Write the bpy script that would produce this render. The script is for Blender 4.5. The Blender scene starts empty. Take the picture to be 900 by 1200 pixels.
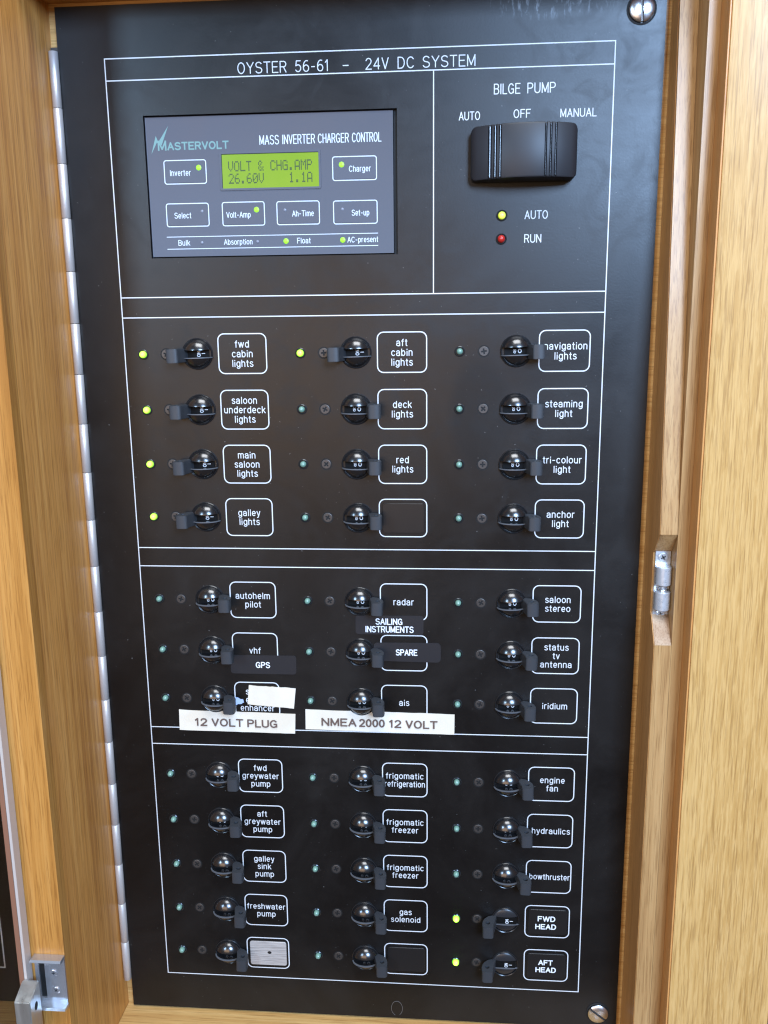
import bpy, bmesh, math, random
from mathutils import Matrix, Vector
random.seed(7)
S = 0.001
scene = bpy.context.scene
col = scene.collection
# ------------------------------------------------------------------ camera
cam_d = bpy.data.cameras.new('camera'); cam = bpy.data.objects.new('camera', cam_d); col.objects.link(cam)
R = ((0.9968724982638517, 0.005420160978923793, -0.07884062442769885),
     (0.07827164239006615, -0.2053000090425266, 0.9755641733298226),
     (-0.010898266043206687, -0.9786840798450238, -0.20508217780965377))   # columns: right, down, forward
M = Matrix([[R[i][0], -R[i][1], -R[i][2]] for i in range(3)]).to_4x4()
M.translation = Vector((0.04956678, -0.46392776, 0.1153387))
cam.matrix_world = M
cam_d.sensor_fit = 'VERTICAL'; cam_d.sensor_height = 24.0; cam_d.sensor_width = 18.0
cam_d.lens = 1034.76 / 1200 * 24
cam_d.clip_start = 0.01; cam_d.clip_end = 50
scene.camera = cam
# ------------------------------------------------------------------ world and lamps
w = bpy.data.worlds.new('World'); scene.world = w; w.use_nodes = True
wb = w.node_tree.nodes['Background']
wb.inputs[0].default_value = (0.62, 0.44, 0.30, 1); wb.inputs[1].default_value = 0.21
def area(name, loc, target, sx, sy, power, colour):
    d = bpy.data.lights.new(name, 'AREA'); d.shape = 'RECTANGLE'; d.size = sx; d.size_y = sy
    d.energy = power; d.color = colour
    o = bpy.data.objects.new(name, d); col.objects.link(o); o.location = loc
    o.rotation_euler = (Vector(target) - Vector(loc)).to_track_quat('-Z', 'Y').to_euler()
    return o
area('hatch_light', (0.12, -0.60, 1.20), (0.05, 0, 0.02), 0.8, 0.6, 18, (0.93, 0.96, 1.0))
area('window_light', (0.56, -1.45, 0.62), (0.1, 0, 0.1), 0.5, 0.5, 50, (0.42, 0.64, 1.0))
area('porthole_light', (-0.84, -1.45, 0.50), (0, 0, 0.1), 0.22, 0.34, 12, (0.45, 0.70, 1.0))
area('warm_fill_light', (-0.35, -1.5, 0.05), (0, 0, -0.05), 1.0, 0.5, 6, (1.0, 0.66, 0.40))  # added warm fill, stands in for the brown reflection of the cabin interior
scene.view_settings.view_transform = 'Standard'; scene.view_settings.look = 'None'
scene.view_settings.exposure = 0.0; scene.view_settings.gamma = 1.0
scene.view_settings.use_curve_mapping = False
scene.render.engine = 'CYCLES'
scene.cycles.use_denoising = True
scene.cycles.max_bounces = 8
scene.cycles.filter_width = 1.25

# ------------------------------------------------------------------ materials
def mat(name, base=(0.5, 0.5, 0.5), rough=0.5, metal=0.0, spec=0.5, emit=None, estr=0.0, coat=0.0, trans=0.0, ior=1.45):
    m = bpy.data.materials.new(name); m.use_nodes = True
    b = m.node_tree.nodes['Principled BSDF']
    b.inputs['Base Color'].default_value = (*base, 1); b.inputs['Roughness'].default_value = rough
    b.inputs['Metallic'].default_value = metal; b.inputs['Specular IOR Level'].default_value = spec
    b.inputs['Coat Weight'].default_value = coat; b.inputs['Coat Roughness'].default_value = 0.15
    b.inputs['Transmission Weight'].default_value = trans; b.inputs['IOR'].default_value = ior
    if emit:
        b.inputs['Emission Color'].default_value = (*emit, 1); b.inputs['Emission Strength'].default_value = estr
    return m
def N(m, t, **k):
    n = m.node_tree.nodes.new(t)
    for a, v in k.items(): setattr(n, a, v)
    return n
def L(m, a, b): m.node_tree.links.new(a, b)
def noise(m, vec, scale, detail=4, rough=0.55, dist=0.0):
    n = N(m, 'ShaderNodeTexNoise'); n.inputs['Scale'].default_value = scale; n.inputs['Detail'].default_value = detail
    n.inputs['Roughness'].default_value = rough; n.inputs['Distortion'].default_value = dist
    L(m, vec, n.inputs['Vector']); return n.outputs['Fac']
def coords(m, sc=(1, 1, 1), rot=(0, 0, 0), loc=(0, 0, 0)):
    g = N(m, 'ShaderNodeNewGeometry'); mp = N(m, 'ShaderNodeMapping')
    mp.inputs['Scale'].default_value = sc; mp.inputs['Rotation'].default_value = rot; mp.inputs['Location'].default_value = loc
    L(m, g.outputs['Position'], mp.inputs['Vector']); return mp.outputs['Vector']
def ramp(m, fac, stops):
    r = N(m, 'ShaderNodeValToRGB'); e = r.color_ramp.elements
    while len(e) < len(stops): e.new(0.5)
    for i, (p, c) in enumerate(stops):
        e[i].position = p; e[i].color = (*c, 1) if len(c) == 3 else c
    L(m, fac, r.inputs['Fac']); return r.outputs['Color']
def mixc(m, a, b, fac, mode='MIX'):
    n = N(m, 'ShaderNodeMix', data_type='RGBA', blend_type=mode)
    for s, v in ((6, a), (7, b), (0, fac)):
        if hasattr(v, 'links'): L(m, v, n.inputs[s])
        else: n.inputs[s].default_value = v if s == 0 else (*v, 1)
    return n.outputs[2]
def bump(m, h, strength, dist=0.0002):
    n = N(m, 'ShaderNodeBump'); n.inputs['Strength'].default_value = strength; n.inputs['Distance'].default_value = dist
    L(m, h, n.inputs['Height']); L(m, n.outputs['Normal'], m.node_tree.nodes['Principled BSDF'].inputs['Normal'])
def maprange(m, v, a, b, c, d):
    n = N(m, 'ShaderNodeMapRange'); L(m, v, n.inputs[0])
    for i, x in zip((1, 2, 3, 4), (a, b, c, d)): n.inputs[i].default_value = x
    return n.outputs[0]

def oak(name, dark, mid, light, axis='z', fleck=False, seed=0.0, rough=0.38, grain=1.0, tilt=0.0):
    m = mat(name, rough=rough, coat=0.08, spec=0.3); b = m.node_tree.nodes['Principled BSDF']
    lo, hi = 1.0, 14.0
    def sc(k, l): return (k, k, l) if axis == 'z' else (l, k, k)
    off = (seed, seed * 1.7, seed * 0.6); rt = (0, tilt, 0)
    broad = noise(m, coords(m, sc(38, 1.6), rt, off), 1.0, 3, 0.5, 0.6)
    fine = noise(m, coords(m, sc(330, 6), rt, off), 1.0, 5, 0.62, 0.35)
    pores = noise(m, coords(m, sc(1500, 45), rt, off), 1.0, 3, 0.6, 0.0)
    c1 = ramp(m, broad, [(0.28, dark), (0.5, mid), (0.74, light)])
    c2 = ramp(m, fine, [(0.38, dark), (0.51, mid), (0.64, light)])
    c = mixc(m, c1, c2, 0.55 * grain)
    if fleck:
        fl = noise(m, coords(m, sc(820, 62), (0, tilt * 2, 0), off), 1.0, 3, 0.6, 0.7)
        fl2 = ramp(m, fl, [(0.43, (0, 0, 0)), (0.63, (0.7, 0.7, 0.7))])
        c = mixc(m, c, light, N(m, 'ShaderNodeMath', operation='MULTIPLY').outputs[0] if False else fl2)
    pr = ramp(m, pores, [(0.36, (0.50, 0.42, 0.34)), (0.49, (1, 1, 1))])
    c = mixc(m, c, pr, 0.55, 'MULTIPLY')
    L(m, c, b.inputs['Base Color'])
    bump(m, pores, 0.25, 0.0001)
    return m

M_oak_jamb = oak('oak_inner_jamb', (0.42, 0.165, 0.038), (0.60, 0.265, 0.062), (0.72, 0.36, 0.105), seed=0.3)
M_oak_front = oak('oak_orange_lipping', (0.32, 0.125, 0.023), (0.44, 0.19, 0.040), (0.54, 0.265, 0.07), seed=1.9)
M_oak_rebate = oak('oak_rebate', (0.48, 0.23, 0.075), (0.54, 0.27, 0.09), (0.60, 0.32, 0.12), seed=2.7, grain=0.4)
M_oak_stile = oak('oak_stile', (0.32, 0.170, 0.064), (0.42, 0.24, 0.095), (0.49, 0.305, 0.135), seed=3.3)
M_oak_lip = oak('oak_edge_lipping', (0.50, 0.23, 0.07), (0.55, 0.26, 0.08), (0.60, 0.30, 0.10), seed=4.1, grain=0.4)
M_oak_panel = oak('oak_quartersawn', (0.44, 0.24, 0.072), (0.50, 0.285, 0.092), (0.59, 0.36, 0.135), seed=5.2, fleck=True, tilt=0.06)
M_oak_rail = oak('oak_rail', (0.46, 0.24, 0.075), (0.56, 0.33, 0.115), (0.66, 0.42, 0.17), axis='x', seed=6.4)
M_oak_top = oak('oak_top_rail', (0.44, 0.18, 0.05), (0.52, 0.24, 0.065), (0.58, 0.29, 0.09), axis='x', seed=7.4)
M_oak_raw = oak('oak_freshly_cut', (0.30, 0.18, 0.10), (0.38, 0.25, 0.155), (0.45, 0.32, 0.21), seed=8.1, rough=0.7)

# black anodised board: satin, smeared with fingerprints and dust
M_black = mat('satin_black_board', (0.006, 0.0055, 0.0055), 0.36, spec=0.42)
def dress_black(m):
    b = m.node_tree.nodes['Principled BSDF']
    sm = noise(m, coords(m), 11, 6, 0.62, 1.0); fi = noise(m, coords(m), 900, 3, 0.7)
    prints = noise(m, coords(m), 46, 4, 0.6, 1.6)
    wipe = noise(m, coords(m, (40, 40, 260), (0, 0.7, 0)), 1.0, 5, 0.65)
    c = ramp(m, sm, [(0.38, (0.0045, 0.004, 0.004)), (0.7, (0.011, 0.010, 0.0095))])
    spk = ramp(m, noise(m, coords(m), 620, 2, 0.5), [(0.725, (0, 0, 0)), (0.765, (1, 1, 1))])
    c = mixc(m, c, (0.10, 0.095, 0.09), spk)
    scr = ramp(m, noise(m, coords(m, (220, 220, 2600), (0, 0.35, 0)), 1.0, 2, 0.5), [(0.73, (0, 0, 0)), (0.76, (1, 1, 1))])
    gate = ramp(m, noise(m, coords(m), 17, 2, 0.5), [(0.56, (0, 0, 0)), (0.62, (1, 1, 1))])
    c = mixc(m, c, (0.040, 0.038, 0.036), mixc(m, scr, gate, 1.0, 'MULTIPLY'))
    # a greasy palm print between the second and third columns, dull against the satin finish
    pc = coords(m, (58, 0, 30), (0, 0, 0), (-3.65, 0, -2.1)); ln = N(m, 'ShaderNodeVectorMath', operation='LENGTH'); L(m, pc, ln.inputs[0])
    palm = maprange(m, ln.outputs['Value'], 0.72, 1.05, 1.0, 0.0)
    L(m, maprange(m, palm, 0, 1, 0.42, 0.35), b.inputs['Specular IOR Level'])
    # whitish dribbles near the top edge
    dc = coords(m, (34, 0, 150), (0, 0, 0), (-3.2, 0, -39.7)); dl = N(m, 'ShaderNodeVectorMath', operation='LENGTH'); L(m, dc, dl.inputs[0])
    near = maprange(m, dl.outputs['Value'], 0.5, 1.15, 1.0, 0.0)
    drip = maprange(m, noise(m, coords(m, (420, 420, 120), (0, 0.2, 0)), 1.0, 4, 0.65), 0.52, 0.66, 0.0, 0.8)
    mm = N(m, 'ShaderNodeMath', operation='MULTIPLY'); L(m, near, mm.inputs[0]); L(m, drip, mm.inputs[1])
    c = mixc(m, c, (0.16, 0.19, 0.22), mm.outputs[0])
    L(m, c, b.inputs['Base Color'])
    def add(a, bb):
        n = N(m, 'ShaderNodeMath', operation='ADD'); L(m, a, n.inputs[0]); L(m, bb, n.inputs[1]); return n.outputs[0]
    rr = add(maprange(m, sm, 0.3, 0.7, 0.31, 0.40), maprange(m, wipe, 0.3, 0.7, -0.012, 0.012))
    rr = add(rr, maprange(m, prints, 0.50, 0.66, 0.0, 0.045)); rr = add(rr, maprange(m, palm, 0, 1, 0.0, 0.04))
    L(m, rr, b.inputs['Roughness'])
    bump(m, fi, 0.5, 0.00005)
dress_black(M_black)
M_ink = mat('white_engraving', (0.64, 0.65, 0.66), 0.6)
M_gloss = mat('glossy_black_plastic', (0.008, 0.008, 0.009), 0.23, spec=1.0, coat=0.25)
M_barrel = mat('black_plastic_barrel', (0.004, 0.004, 0.004), 0.6, spec=0.15)
M_lever = mat('dark_grey_lever_plastic', (0.034, 0.036, 0.040), 0.46)
M_flatcap = mat('worn_black_cap', (0.018, 0.018, 0.020), 0.32)
M_collar = mat('black_collar', (0.012, 0.012, 0.013), 0.22)
M_knob = mat('matt_black_knob', (0.015, 0.015, 0.018), 0.46)
M_lip = mat('highlight_grey_lip', (0.095, 0.10, 0.11), 0.35)  # lighter grey paints the highlight along the slot edge
M_rib = mat('polished_black_rib', (0.02, 0.021, 0.024), 0.13, spec=1.0, coat=0.6)
M_bezel = mat('black_chrome_bezel', (0.03, 0.032, 0.035), 0.2, metal=0.4)
M_led_off = mat('unlit_green_lens', (0.15, 0.27, 0.215), 0.2, spec=0.7, emit=(0.2, 0.5, 0.38), estr=0.05)
M_led_on = mat('lit_yellow_green_lens', (0.5, 0.8, 0.1), 0.3, emit=(0.62, 0.95, 0.10), estr=1.7)
M_led_bright = mat('bright_lit_green_lens', (0.5, 0.9, 0.1), 0.3, emit=(0.50, 1.0, 0.06), estr=3.0)
M_led_amber = mat('lit_yellow_lens', (0.7, 0.8, 0.1), 0.3, emit=(0.72, 0.90, 0.08), estr=1.3)
M_led_red = mat('unlit_red_lens', (0.42, 0.02, 0.015), 0.2, spec=0.7, emit=(0.5, 0.02, 0.01), estr=0.08)
M_screw_dark = mat('burnished_dark_screw', (0.075, 0.066, 0.060), 0.42, metal=0.6)
M_recess = mat('black_hole', (0.004, 0.004, 0.004), 0.7)  # near-black; also paints the shade round screen and housing
M_steel = mat('brushed_steel', (0.60, 0.60, 0.61), 0.32, metal=1.0)
M_chrome = mat('chromed_metal', (0.56, 0.58, 0.62), 0.24, metal=0.8)
M_zinc = mat('zinc_plated_metal', (0.60, 0.62, 0.65), 0.36, metal=0.6)
M_alu = mat('cast_aluminium', (0.52, 0.52, 0.49), 0.38, metal=0.85)
def glow_core(m, core, edge, e0, e1):
    b = m.node_tree.nodes['Principled BSDF']; tc = N(m, 'ShaderNodeTexCoord'); mp = N(m, 'ShaderNodeMapping')
    mp.inputs['Scale'].default_value = (540, 0, 540); L(m, tc.outputs['Object'], mp.inputs['Vector'])
    ln = N(m, 'ShaderNodeVectorMath', operation='LENGTH'); L(m, mp.outputs['Vector'], ln.inputs[0])
    L(m, ramp(m, ln.outputs['Value'], [(0.25, core), (0.95, edge)]), b.inputs['Emission Color'])
    L(m, maprange(m, ln.outputs['Value'], 0.3, 1.0, e0, e1), b.inputs['Emission Strength'])
def streaks(m, sc, a, b_):
    b = m.node_tree.nodes['Principled BSDF']
    n = noise(m, coords(m, sc), 1.0, 4, 0.6); L(m, maprange(m, n, 0.3, 0.7, a, b_), b.inputs['Roughness'])
glow_core(M_led_on, (0.66, 1.0, 0.10), (0.26, 0.74, 0.015), 2.4, 0.9)
glow_core(M_led_bright, (0.50, 1.0, 0.06), (0.16, 0.80, 0.01), 6.0, 2.0)
glow_core(M_led_amber, (0.85, 1.0, 0.12), (0.50, 0.66, 0.02), 1.7, 0.6)
M_hinge = mat('stainless_hinge', (0.60, 0.56, 0.53), 0.42, metal=0.5); streaks(M_hinge, (700, 700, 60), 0.36, 0.44)
streaks(M_alu, (300, 300, 60), 0.25, 0.5); streaks(M_zinc, (400, 400, 400), 0.2, 0.45); streaks(M_steel, (200, 200, 200), 0.22, 0.4)
M_face = mat('slate_grey_membrane', (0.070, 0.075, 0.095), 0.42); streaks(M_face, (40, 40, 40), 0.38, 0.5)
M_facetext = mat('pale_membrane_print', (0.60, 0.66, 0.72), 0.5)
M_logo = mat('green_grey_logo_print', (0.15, 0.27, 0.255), 0.5)
M_lcd = mat('lit_lcd', (0.12, 0.19, 0.012), 0.25, emit=(0.33, 0.56, 0.035), estr=0.35)
_b = M_lcd.node_tree.nodes['Principled BSDF']
_c = ramp(M_lcd, noise(M_lcd, coords(M_lcd, (1, 1, 1)), 28, 2, 0.5), [(0.35, (0.27, 0.52, 0.02)), (0.7, (0.42, 0.62, 0.06))])
L(M_lcd, _c, _b.inputs['Emission Color'])
M_lcdink = mat('lcd_segment', (0.03, 0.06, 0.012), 0.4)
M_dot_on = mat('lit_membrane_lamp', (0.12, 0.35, 0.02), 0.4, emit=(0.36, 0.90, 0.02), estr=1.0)
M_dot_off = mat('unlit_membrane_lamp', (0.20, 0.21, 0.25), 0.3)
M_tape_black = mat('black_label_tape', (0.020, 0.019, 0.021), 0.34)
M_tape_ink = mat('white_tape_print', (0.78, 0.80, 0.84), 0.5)
M_tape_white = mat('cream_white_label_tape', (0.80, 0.76, 0.68), 0.38)
_b = M_tape_white.node_tree.nodes['Principled BSDF']
L(M_tape_white, ramp(M_tape_white, noise(M_tape_white, coords(M_tape_white), 45, 3, 0.5), [(0.35, (0.68, 0.59, 0.46)), (0.65, (0.74, 0.69, 0.60))]), _b.inputs['Base Color'])
M_tape_brown = mat('brown_tape_print', (0.12, 0.075, 0.06), 0.5)
M_tape_blue = mat('pale_blue_tape', (0.45, 0.55, 0.78), 0.4)
M_plate = mat('black_engraved_plate', (0.012, 0.011, 0.011), 0.3)
M_silver = mat('scuffed_silver_plate', (0.46, 0.43, 0.43), 0.42, metal=0.25)
_b = M_silver.node_tree.nodes['Principled BSDF']
_s = noise(M_silver, coords(M_silver, (60, 60, 1500)), 1.0, 4, 0.6)
L(M_silver, ramp(M_silver, _s, [(0.35, (0.30, 0.27, 0.25)), (0.62, (0.56, 0.515, 0.475))]), _b.inputs['Base Color']); bump(M_silver, _s, 0.5, 0.0001)
M_edge = mat('polished_acrylic_edge', (0.46, 0.39, 0.34), 0.3, coat=0.3)
M_edge_reflection = mat('painted_brown_reflection', (0.24, 0.11, 0.065), 0.4)  # brown of a reflection, painted as a strip
M_acrylic = mat('clear_acrylic', (0.80, 0.76, 0.72), 0.02, trans=1.0, ior=1.49)
M_hair = mat('grey_hair', (0.16, 0.15, 0.14), 0.5)
M_wall = mat('dark_painted_wall', (0.10, 0.085, 0.07), 0.8); streaks(M_wall, (30, 30, 30), 0.7, 0.9)

# ------------------------------------------------------------------ geometry helpers (mm; d = distance in front of the board = -y)
def P(x, d, z): return Vector((x * S, -d * S, z * S))
def finish(name, bm, material, parent=None, origin=(0, 0, 0), smooth=None, kind=None):
    """origin in mm, world frame; bm in world mm"""
    o3 = P(*origin)
    bmesh.ops.translate(bm, verts=bm.verts, vec=-o3)
    bmesh.ops.recalc_face_normals(bm, faces=bm.faces)
    me = bpy.data.meshes.new(name); bm.to_mesh(me); bm.free()
    me.materials.append(material)
    if smooth is not None:
        me.shade_smooth(); me.set_sharp_from_angle(angle=math.radians(smooth))
    o = bpy.data.objects.new(name, me); col.objects.link(o)
    put(o, parent, o3)
    if kind: o['kind'] = kind
    return o
WORLD = {}
def put(o, parent, wloc):
    o.parent = parent
    o.location = wloc - WORLD[parent] if parent else wloc
    WORLD[o] = wloc.copy()
def thing(name, label, cat, origin=(0, 0, 0), group=None):
    o = bpy.data.objects.new(name, None); o.empty_display_size = 0.01; col.objects.link(o); put(o, None, P(*origin))
    tag(o, label, cat, group); return o
def tag(o, label, cat=None, group=None):
    o['label'] = label
    if cat: o['category'] = cat
    if group: o['group'] = group
def box(bm, x0, x1, d0, d1, z0, z1, bev=0.0):
    r = bmesh.ops.create_cube(bm, size=1.0); vs = r['verts']
    for v in vs:
        v.co = P(x0 + (v.co.x + .5) * (x1 - x0), d0 + (v.co.y + .5) * (d1 - d0), z0 + (v.co.z + .5) * (z1 - z0))
    if bev > 0:
        es = {e for v in vs for e in v.link_edges}
        bmesh.ops.bevel(bm, geom=list(es), offset=bev * S, segments=2, affect='EDGES', profile=0.6)
def prism(bm, loops, a0, a1, to3):
    """extrude a 2-D outline (with holes) between a0 and a1; to3(u, v, a) -> Vector"""
    tb = bmesh.new(); n = 0
    for lp in loops:
        vs = [tb.verts.new((u, v, 0)) for u, v in lp]
        for i in range(len(vs)): tb.edges.new((vs[i], vs[(i + 1) % len(vs)]))
    bmesh.ops.triangle_fill(tb, use_beauty=True, use_dissolve=False, edges=tb.edges[:])
    tb.verts.index_update()
    co = [v.co.copy() for v in tb.verts]; fs = [[v.index for v in f.verts] for f in tb.faces]; tb.free()
    A = [bm.verts.new(to3(c.x, c.y, a0)) for c in co]; B = [bm.verts.new(to3(c.x, c.y, a1)) for c in co]
    for f in fs:
        bm.faces.new([A[i] for i in f]); bm.faces.new([B[i] for i in reversed(f)])
    k = 0
    for lp in loops:
        m = len(lp)
        for i in range(m):
            a, b = k + i, k + (i + 1) % m
            try: bm.faces.new((A[a], A[b], B[b], B[a]))
            except ValueError: pass
        k += m
XZ = lambda u, v, a: P(u, a, v)     # outline in the board's plane, extruded outwards
XD = lambda u, v, a: P(u, v, a)     # outline seen from above, extruded upwards
DZ = lambda u, v, a: P(a, u, v)     # outline seen from the side, extruded sideways
def circ(cx, cy, r, n=24, r2=None): return [(cx + r * math.cos(2 * math.pi * i / n), cy + (r2 or r) * math.sin(2 * math.pi * i / n)) for i in range(n)]
def rrect(x0, x1, y0, y1, r, n=5):
    pts = []
    for cx, cy, a0 in ((x1 - r, y1 - r, 0), (x0 + r, y1 - r, 90), (x0 + r, y0 + r, 180), (x1 - r, y0 + r, 270)):
        for i in range(n + 1):
            a = math.radians(a0 + 90 * i / n); pts.append((cx + r * math.cos(a), cy + r * math.sin(a)))
    return pts
def rect(x0, x1, y0, y1): return [(x0, y0), (x1, y0), (x1, y1), (x0, y1)]
def lathe(bm, cx, cz, prof, n=24, sx=1.0):
    """prof: list of (radius, d) revolved about the board normal"""
    rings = []
    for r, d in prof:
        if r < 1e-6: rings.append([bm.verts.new(P(cx, d, cz))])
        else: rings.append([bm.verts.new(P(cx + r * sx * math.cos(2 * math.pi * i / n), d, cz + r * math.sin(2 * math.pi * i / n))) for i in range(n)])
    for a, b in zip(rings, rings[1:]):
        for i in range(n):
            j = (i + 1) % n
            q = [a[i % len(a)], a[j % len(a)], b[j % len(b)], b[i % len(b)]]
            q2 = []
            for v in q:
                if v not in q2: q2.append(v)
            if len(q2) > 2: bm.faces.new(q2)
def ribbon(bm, pts, wdt, d, h=0.06, closed=False):
    """engraving stroke: a low ridge along a polyline (x, z) lying at depth d"""
    pts = [Vector(p) for p in pts]; n = len(pts)
    if not closed:
        for i in range(1, n - 1):          # sharp corners are two strokes that overlap
            t1, t2 = pts[i] - pts[i - 1], pts[i + 1] - pts[i]
            if t1.length > 1e-9 and t2.length > 1e-9 and t1.angle(t2) > .75:
                ribbon(bm, pts[:i + 1], wdt, d, h); ribbon(bm, pts[i:], wdt, d, h * .97); return
        a = (pts[0] - pts[1]).normalized() * wdt * .35; b = (pts[-1] - pts[-2]).normalized() * wdt * .35
        pts[0] = pts[0] + a; pts[-1] = pts[-1] + b
    rows = []
    for i in range(n):
        if closed: p, q = pts[i - 1], pts[(i + 1) % n]
        else: p, q = pts[max(i - 1, 0)], pts[min(i + 1, n - 1)]
        t1 = (pts[i] - p); t2 = (q - pts[i])
        t1 = t1.normalized() if t1.length > 1e-9 else t2.normalized(); t2 = t2.normalized() if t2.length > 1e-9 else t1
        t = (t1 + t2); t = t.normalized() if t.length > 1e-6 else t1
        nrm = Vector((-t.y, t.x)); k = min(1.6, 1 / max(0.5, abs(nrm.dot(Vector((-t1.y, t1.x))))))
        o = nrm * wdt / 2 * k
        rows.append([bm.verts.new(P(pts[i].x + o.x, d, pts[i].y + o.y)), bm.verts.new(P(pts[i].x, d + h, pts[i].y)), bm.verts.new(P(pts[i].x - o.x, d, pts[i].y - o.y))])
    rng = range(n) if closed else range(n - 1)
    for i in rng:
        a, b = rows[i], rows[(i + 1) % n]
        bm.faces.new((a[0], b[0], b[1], a[1])); bm.faces.new((a[1], b[1], b[2], a[2]))

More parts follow.
